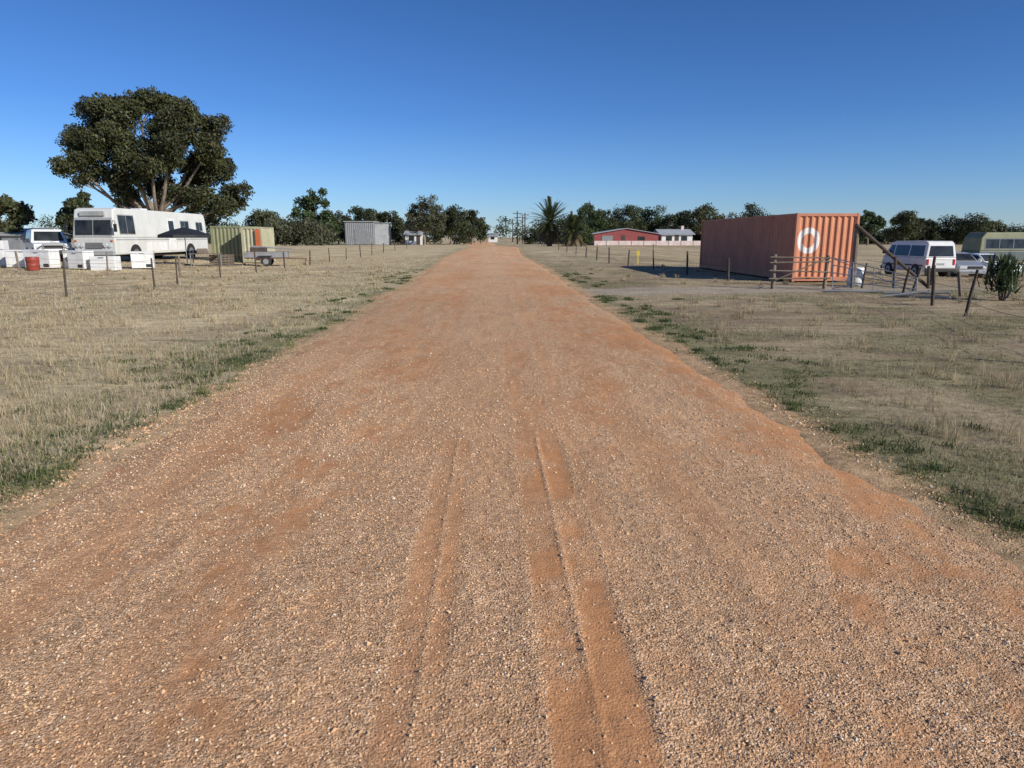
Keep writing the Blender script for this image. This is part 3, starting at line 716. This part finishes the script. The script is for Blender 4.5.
e=empty('black_market_umbrella',(-17.2,40.2,gz(-17,40)-0.32))
V=[(0,0,2.45)];Fs=[];n=8
for rr_,zz_ in ((0.75,2.28),(1.45,2.03)):
    for k in range(n): a_=6.28318*k/n; V.append((rr_*math.cos(a_),rr_*math.sin(a_),zz_))
for k in range(n):
    V.append((1.46*math.cos(6.28318*k/n),1.46*math.sin(6.28318*k/n),1.86))
for k in range(n):
    j=(k+1)%n; Fs+=[(0,1+k,1+j),(1+k,9+k,9+j,1+j),(9+k,17+k,17+j,9+j)]
pyobj('canopy',V,Fs,M['black'],e); tubes('pole',[([(0,0,0),(0,0,2.5)],0.025)],M['steel'],e,8)
tubes('ribs',[([(0,0,2.40),(1.42*math.cos(6.28318*k/8),1.42*math.sin(6.28318*k/8),2.0)],0.012) for k in range(8)],M['steel'],e,5)
lathe('base',(0,0,0.32),[(0.3,0),(0.3,0.07),(0.08,0.1)],M['black'],e)
e=empty('outdoor_table',(-15.9,39.6,gz(-16,40)),R(12)); box('top',-0.8,0.8,-0.4,0.4,0.70,0.74,M['wood'],e,0.01)
for sx_ in (-1,1):
    for sy_ in (-1,1): box('leg',sx_*0.72-0.03,sx_*0.72+0.03,sy_*0.33-0.03,sy_*0.33+0.03,0,0.70,M['steel'],e,0.005)
box('box_on_table',-0.4,0.1,-0.2,0.2,0.742,1.0,M['wood'],e,0.01)
def trailer(x,y,rz,mat):
    e=empty('box_trailer',(x,y,gz(x,y)),rz)
    box('tray_floor',-1.2,1.2,-0.7,0.7,0.45,0.52,M['rust'],e,0.01)
    for s in (-1,1): box('side_board',-1.2,1.2,s*0.70-0.02,s*0.70+0.02,0.521,0.85,mat,e,0.005); tube('tyre',[(0,s*0.74,0.3),(0,s*0.92,0.3)],0.3,M['rubber'],e,18); tube('rim',[(0,s*0.75,0.3),(0,s*0.93,0.3)],0.16,M['galv'],e,14); box('mudguard',-0.4,0.4,s*0.83-0.12,s*0.83+0.12,0.63,0.66,mat,e,0.01)
    for s in (-1,1): box('end_board',s*1.2-0.02,s*1.2+0.02,-0.675,0.675,0.521,0.85,mat,e,0.005)
    tubes('drawbar',[([(1.2,0.5,0.45),(2.3,0,0.42)],0.03),([(1.2,-0.5,0.45),(2.3,0,0.42)],0.03),([(2.2,0,0.42),(2.2,0,0.0)],0.025)],M['rust'],e)
    return e
e=trailer(-13.4,42.4,R(12),M['galv']); box('load_box',-0.9,0.0,-0.4,0.4,0.53,1.10,M['wooddark'],e,0.02); box('load_sheet',0.1,1.0,-0.5,0.3,0.53,0.85,M['galv'],e,0.02); tubes('load_pipes',[([(-0.9,0.1*k,1.12+0.02*k),(1.5,0.1*k-0.1,1.0)],0.03) for k in range(4)],M['galv'],e,6)
e=empty('timber_pallet_stack',(-15.4,40.6,gz(-15,41)),R(6))
for i in range(5):
    for k in range(3): box('bearer',-0.55,0.55,-0.5+k*0.47,-0.44+k*0.47,i*0.14,i*0.14+0.09,M['wood'],e,0)
    for k in range(6): box('slat',-0.55+k*0.2,-0.45+k*0.2,-0.5,0.5,i*0.14+0.092,i*0.14+0.115,M['wood'],e,0)

# ---------------------------------------------------------------- trees
def leaves(centers,rad,n,size,seed,tone=(0.075,0.095,0.035),flat=0.9,tonevar=0.3):
    g=np.random.default_rng(seed); centers=np.asarray(centers,float); rad=np.asarray(rad,float)
    p=rad**2; p/=p.sum(); ci=g.choice(len(rad),n,p=p)
    d=g.normal(size=(n,3)); d/=np.linalg.norm(d,axis=1)[:,None]
    lowm=(d[:,2]<-0.3)&(g.random(n)<0.5); d[:,2]=np.where(lowm,-d[:,2],d[:,2])
    rr=rad[ci]*(0.25+0.85*g.random(n)**0.55)
    rr*=1+0.25*(np.sin(d[:,0]*7+ci)*np.sin(d[:,2]*6+ci*1.7))
    c=centers[ci]+d*rr[:,None]*np.array([1,1,flat])
    a=g.normal(size=(n,3)); a[:,2]-=0.5; a/=np.linalg.norm(a,axis=1)[:,None]
    b_=np.cross(a,d+g.normal(size=(n,3))*0.7); b_/=np.maximum(np.linalg.norm(b_,axis=1),1e-6)[:,None]
    s=size*g.uniform(0.6,1.3,(n,1)); a=a*s; b_=b_*s*0.45
    V=np.stack([c-a,c+b_,c+a,c-b_],1).reshape(-1,3)
    Fc=np.arange(n*4).reshape(n,4)
    ct=g.uniform(1-tonevar,1+tonevar,len(rad))
    col=np.asarray(tone)*ct[ci][:,None]*g.uniform(0.7,1.3,(n,1))
    yel=g.random(n)<0.10; col[yel]=col[yel]*np.array((1.6,1.3,0.9))
    return V,Fc,np.repeat(col,4,0)
def make_tree(name,loc,lobes,n,leaf,seed,tone,trunk_r,fork,sub=7,depth=0.9,subr=(0.28,0.5),stems=1):
    e=empty(name,loc); g=np.random.default_rng(seed)
    C=[];Rr=[];L=[]
    mx=max(q[2] for q in lobes)
    for (lx,lz,lr) in lobes:
        ly=g.uniform(-1,1)*depth*lr*1.2
        k=max(4,int(sub*(lr/mx)**1.5+0.5))
        lc=np.array((lx,ly,lz))
        for i in range(k):
            d=g.normal(size=3); d/=np.linalg.norm(d)
            c=lc+d*lr*g.uniform(0.25,0.85)*np.array([0.9,1.0,0.85]); C.append(c); Rr.append(lr*g.uniform(*subr))
        f=Vector((g.uniform(-.1,.1)*trunk_r*4,g.uniform(-.1,.1),fork*g.uniform(0.75,1.15))); t_=Vector(tuple(lc))
        mid=f.lerp(t_,0.5)+Vector((g.uniform(-.1,.1)*lr,g.uniform(-.1,.1)*lr,-0.10*(t_-f).length))
        if t_.z>fork*0.8: L.append(([f,mid,t_,t_+Vector((g.uniform(-.3,.3)*lr,g.uniform(-.3,.3)*lr,lr*.4))],[trunk_r*.42,trunk_r*.27,trunk_r*.14,trunk_r*.04]))
        for i in range(3):
            cc=Vector(tuple(C[-1-i])); L.append(([t_.lerp(mid,.3),t_.lerp(cc,.5)+Vector((0,0,-.1*lr)),cc],[trunk_r*.11,trunk_r*.08,trunk_r*.03]))
    for s in range(stems):
        ox=(s-(stems-1)/2)*trunk_r*2.5
        L.append(([(ox,0,-0.3),(ox+trunk_r*.3,0,fork*.4),(ox*1.4-trunk_r*.2,0.1,fork*.8),(ox*1.6,0,fork*1.15)],[trunk_r*1.25,trunk_r,trunk_r*.85,trunk_r*.6]))
    tubes('trunk_and_limbs',L,M['bark'],e,7)
    V,Fc,cl=leaves(C,Rr,n,leaf,seed+1,tone)
    fast_mesh('crown',V,Fc,cl,M['leaf'],False,e)
    return e
gt=[(-4.7,10.9,2.3),(-6.3,9.6,1.9),(-2.6,12.0,2.1),(-0.4,12.6,2.1),(1.8,12.9,2.0),(3.8,12.0,2.1),(5.6,10.9,2.0),(6.3,9.2,1.9),
    (-6.2,8.0,1.9),(-4.0,8.8,2.2),(-1.6,9.8,2.3),(0.9,10.4,2.4),(3.3,9.6,2.3),(-3.2,6.7,1.9),(-1.0,7.3,2.1),(1.4,7.8,2.2),(4.0,7.2,2.1),
    (6.2,6.8,1.9),(7.4,5.2,1.6),(5.2,4.9,1.8),(2.6,5.2,1.8),(0.2,5.2,1.7),(-2.4,4.8,1.6),(-5.6,6.2,1.5),(6.6,3.9,1.6),(3.8,3.4,1.6)]
gt=[(a_*0.93,b_,c_) for a_,b_,c_ in gt]
make_tree('gum_tree',(-30.2,65,0.2),gt,125000,0.14,321,(0.064,0.070,0.029),0.5,3.2,sub=9,depth=1.0,subr=(0.32,0.56))
def auto(name,x,y,W,H,seed,tone,n=7000,low=0.25,leaf=0.26,airy=1.0,shrub=False):
    g=np.random.default_rng(seed); lob=[]
    k=g.integers(6,9)
    for i in range(k):
        u=(i+0.5)/k*2-1+g.uniform(-.12,.12); lr=W*g.uniform(0.17,0.25)
        top=H*(1-0.35*abs(u)**1.7)*g.uniform(0.82,1.0)
        lz=max(top-lr*0.95,lr*.6); lob.append((u*(W/2-lr*0.6),lz,lr))
        if g.random()<0.9:
            lr2=W*g.uniform(0.16,0.24); lob.append((u*(W/2-lr2*.7)*0.95,max(H*low+lr2*0.5,(lz+H*low)*0.5),lr2))
    make_tree(name,(x,y,gz(x,y)),lob,n,leaf,seed,tone,max(0.10,H*0.022),H*(0.15 if shrub else 0.25),sub=7,depth=0.9,subr=(0.4,0.65),stems=2 if shrub else 1)
dk=(0.052,0.064,0.028); ol=(0.075,0.084,0.038); gr_=(0.09,0.095,0.055); gn=(0.055,0.083,0.03)
T=[('gum_tree',-47.2,70,4.8,6.1,ol,0.0),('gum_tree',-46.5,82,4.2,6.4,dk,0.1),
('gum_tree',-40.8,130,8.4,7.6,ol,0.0),('gum_tree',-30.3,122,8.4,10.4,gn,0.1),('gum_tree',-28.6,156,8.6,9.4,dk,0.1),('gum_tree',-23.6,160,8.4,9.4,dk,0.0),
('gum_tree',-14.2,150,9.4,11.2,gr_,0.1),('gum_tree',-9.2,160,9.4,9.2,dk,0.0),('gum_tree',-4.6,166,7.4,8.2,dk,0.0),('gum_tree',-19.0,175,7,7.0,gr_,0.0),('gum_tree',-35.5,165,9,8.2,ol,0.0),
('gum_tree',23.6,172,10,10.4,gn,0.0),('gum_tree',32.7,176,12.5,10.9,dk,0.0),('gum_tree',41.0,182,11.5,10.4,gn,0.0),('gum_tree',46.5,176,9.4,9.3,dk,0.0),('gum_tree',49.5,165,10,10.3,ol,0.1),('gum_tree',55,178,8,7.4,dk,0.0),('gum_tree',28,185,10,10,ol,0.0),
('gum_tree',62.5,170,12,10.7,dk,0.15),('gum_tree',81,150,5.8,8.4,gn,0.1),('gum_tree',95,160,9.5,8.4,ol,0.1),('gum_tree',103.5,166,7,7.1,dk,0.0),('gum_tree',109,160,11,7.8,dk,0.1),('gum_tree',119,165,9,6.4,ol,0.0),('gum_tree',88,170,8,6.8,dk,0.0)]
for i,(nm,x,y,W,H,tn,lo) in enumerate(T): auto(nm,x,y,W,H,400+i*7,tn,8000,lo,0.24)
auto('round_shrub',-31.5,114,13,5.4,901,gr_,10000,0.0,0.22,shrub=True)
auto('round_shrub',15.9,126,4.6,4.8,903,gn,3500,0.0,0.2,shrub=True)
auto('round_shrub',-34.0,72,4.5,4.4,905,dk,5000,0.0,0.16,shrub=True)
auto('round_shrub',11.6,168,8,4.8,907,dk,4000,0.0,0.25,shrub=True)
C=[];Rr=[]; g=np.random.default_rng(66)
for i in range(420):
    x=g.uniform(-230,290); y=g.uniform(225,270)
    if abs(x+2)<5: continue
    H=g.uniform(4.5,8.0)*(0.6+0.7*vn(np.array(x),np.array(0.),14,5)); r_=g.uniform(1.4,2.6)
    C.append((x,y,max(H-r_,r_*.6))); Rr.append(r_); C.append((x+g.uniform(-1,1),y,max(H*.4,1.0))); Rr.append(r_*1.1)
V,Fc,cl=leaves(C,Rr,70000,0.38,67,(0.055,0.07,0.035))
fast_mesh('distant_tree_belt',V,Fc,cl,M['leaf'])
C=[];Rr=[]
for i in range(200):
    x=g.uniform(16,140); y=g.uniform(183,192)+0*x; r_=g.uniform(1.3,2.4); H=g.uniform(4.2,7.2)
    if x>75: y=g.uniform(172,180); H*=0.62
    elif x>56: H*=0.8
    C.append((x,y,H-r_)); Rr.append(r_); C.append((x,y,r_*.5)); Rr.append(r_)
for i in range(90):
    x=g.uniform(-75,-4); y=g.uniform(172,180); r_=g.uniform(1.1,2.0); H=g.uniform(3.2,6.0)
    C.append((x,y,H-r_)); Rr.append(r_); C.append((x,y,r_*.5)); Rr.append(r_)
V,Fc,cl=leaves(C,Rr,56000,0.30,68,(0.05,0.068,0.03))
fast_mesh('background_bushes',V,Fc,cl,M['leaf'])

def palm(name,loc,H,W,seed):
    e=empty(name,loc); g=np.random.default_rng(seed)
    tube('trunk',[(0,0,-.2),(0,0,H*.25),(0.05,0,H*.52)],[0.5,0.42,0.5],M['bark'],e,10)
    V=[];Fs=[];Cc=[]; top=np.array((0.05,0,H*0.52))
    for i in range(170):
        az=g.random()*6.283; el=g.uniform(-1.2,1.5); L_=W*0.5*g.uniform(0.9,1.15)
        d=np.array((math.cos(az)*math.cos(el),math.sin(az)*math.cos(el),math.sin(el))); side=np.array((-math.sin(az),math.cos(az),0))
        p=top.copy(); v=d.copy(); K=12; col=np.array((0.085,0.10,0.038)) if el>-0.35 else np.array((0.19,0.15,0.08)); col=col*g.uniform(.7,1.3)
        for k in range(K):
            nv=v+np.array((0,0,-0.06)); nv/=np.linalg.norm(nv); q=p+nv*L_/K*1.15
            ll=0.6*(1-abs(k/K-0.45))*W/6.5
            for s in (-1,1):
                for m in (0,0.5):
                    b0=p+(q-p)*m; tip=b0+(side*s*0.8+nv*0.55+np.array((0,0,-0.12)))*ll
                    o=len(V); V+= [b0,b0+nv*0.16,tip]; Fs.append((o,o+1,o+2)); Cc+=[col]*3
            p=q;v=nv
    fast_mesh('fronds',np.array(V),np.array(Fs),np.array(Cc),M['leaf'],False,e)
palm('date_palm',(10.1,123,0.1),8.0,6.8,31)
palm('date_palm',(13.6,119,0.1),4.6,5.4,32)
def spiky(name,loc,H,W,seed,n=260):
    e=empty(name,loc); g=np.random.default_rng(seed); V=[];Fs=[];Cc=[]
    tubes('stems',[([(0.05*i,0,-.1),(0.12*(i-1),0.05,H*.35)],0.03) for i in range(3)],M['wooddark'],e,6)
    for i in range(n):
        az=g.random()*6.283; el=g.uniform(-0.2,1.5); L_=g.uniform(.25,.5)
        b0=np.array((g.normal()*W*.17,g.normal()*W*.17,H*(0.15+0.55*g.random())))
        d=np.array((math.cos(az)*math.cos(el),math.sin(az)*math.cos(el),math.sin(el))); s=np.array((-math.sin(az),math.cos(az),0))*0.022
        o=len(V); V+=[b0-s,b0+s,b0+d*L_*.6+s*.9,b0+d*L_*.6-s*.9,b0+d*L_+np.array((0,0,-.05))]; c=np.array((0.055,0.085,0.03))*g.uniform(.6,1.6); Cc+=[c]*5
        Fs+=[(o,o+1,o+2),(o,o+2,o+3),(o+3,o+2,o+4)]
    fast_mesh('leaves',np.array(V),np.array(Fs),np.array(Cc),M['leaf'],False,e)
spiky('spiky_shrub',(14.0,18.7,0),1.45,1.0,8,520)

def pole(x,y,h):
    e=empty('power_pole',(x,y,0)); tubes('pole',[([(0,0,-.3),(0,0,h)],[0.17,0.12])],M['wooddark'],e,8)
    box('cross_arm',-1.1,1.1,-0.06,0.06,h-0.65,h-0.5,M['wooddark'],e,0.01); box('lower_cross_arm',-0.8,0.8,-0.06,0.06,h-1.6,h-1.46,M['wooddark'],e,0.01)
    for dx in (-1,-.4,.4,1): lathe('insulator',(dx,0,h-0.5),[(0.04,0),(0.07,0.06),(0.04,0.14)],M['white2'],e,8)
PP=[(6.2,170,7.8),(8.6,182,7.8),(9.0,205,7.8),(7.2,240,7.8)]
for p in PP: pole(*p)
e=empty('power_lines'); W=[]
for a_,b_ in zip(PP[:-1],PP[1:]):
    for dx in (-1,1): W.append(([(a_[0]+dx,a_[1],a_[2]-.4),((a_[0]+b_[0])/2+dx,(a_[1]+b_[1])/2,a_[2]-.8),(b_[0]+dx,b_[1],b_[2]-.4)],0.02))
tubes('wires',W,M['black'],e,4)

# ---------------------------------------------------------------- light, sky, camera
az=R(127); el=R(27)
w=bpy.data.worlds.new("World"); scene.world=w; w.use_nodes=True; nt=w.node_tree
sky=nt.nodes.new("ShaderNodeTexSky"); sky.sky_type='NISHITA'; sky.sun_disc=False; sky.sun_elevation=el; sky.sun_rotation=az
sky.altitude=300; sky.air_density=1.0; sky.dust_density=0.1; sky.ozone_density=2.5
tc=nt.nodes.new("ShaderNodeTexCoord"); sp=nt.nodes.new("ShaderNodeSeparateXYZ"); nt.links.new(tc.outputs["Generated"],sp.inputs[0])
tint=ramp(nt,sp.outputs[2],[(0.0,(0.42,0.56,0.86)),(0.06,(0.35,0.52,0.83)),(0.16,(0.245,0.43,0.75)),(0.30,(0.21,0.385,0.66)),(0.8,(0.32,0.46,0.70))])
skc=mixc(nt,1.0,sky.outputs[0],tint,'MULTIPLY')
bg=nt.nodes["Background"]; nt.links.new(skc,bg.inputs[0]); bg.inputs[1].default_value=0.145
sd=bpy.data.lights.new('sun','SUN'); sd.energy=5.0; sd.angle=R(0.5); sd.color=(1.0,0.95,0.86)
so=bpy.data.objects.new('sun',sd); COL.objects.link(so)
dirs=Vector((math.sin(az)*math.cos(el),math.cos(az)*math.cos(el),math.sin(el)))
so.rotation_euler=dirs.to_track_quat('Z','Y').to_euler(); so.location=(30,-30,30)
cam=bpy.data.cameras.new('camera'); cam.sensor_width=36; cam.lens=36*692/1024; cam.clip_end=6000; cam.clip_start=0.05
co_=bpy.data.objects.new('camera',cam); COL.objects.link(co_); co_.location=(0,0,1.72)
co_.rotation_euler=(R(90-12.0),0,R(-1.66)); scene.camera=co_
scene.view_settings.view_transform='Standard'; scene.view_settings.look='None'; scene.view_settings.exposure=0
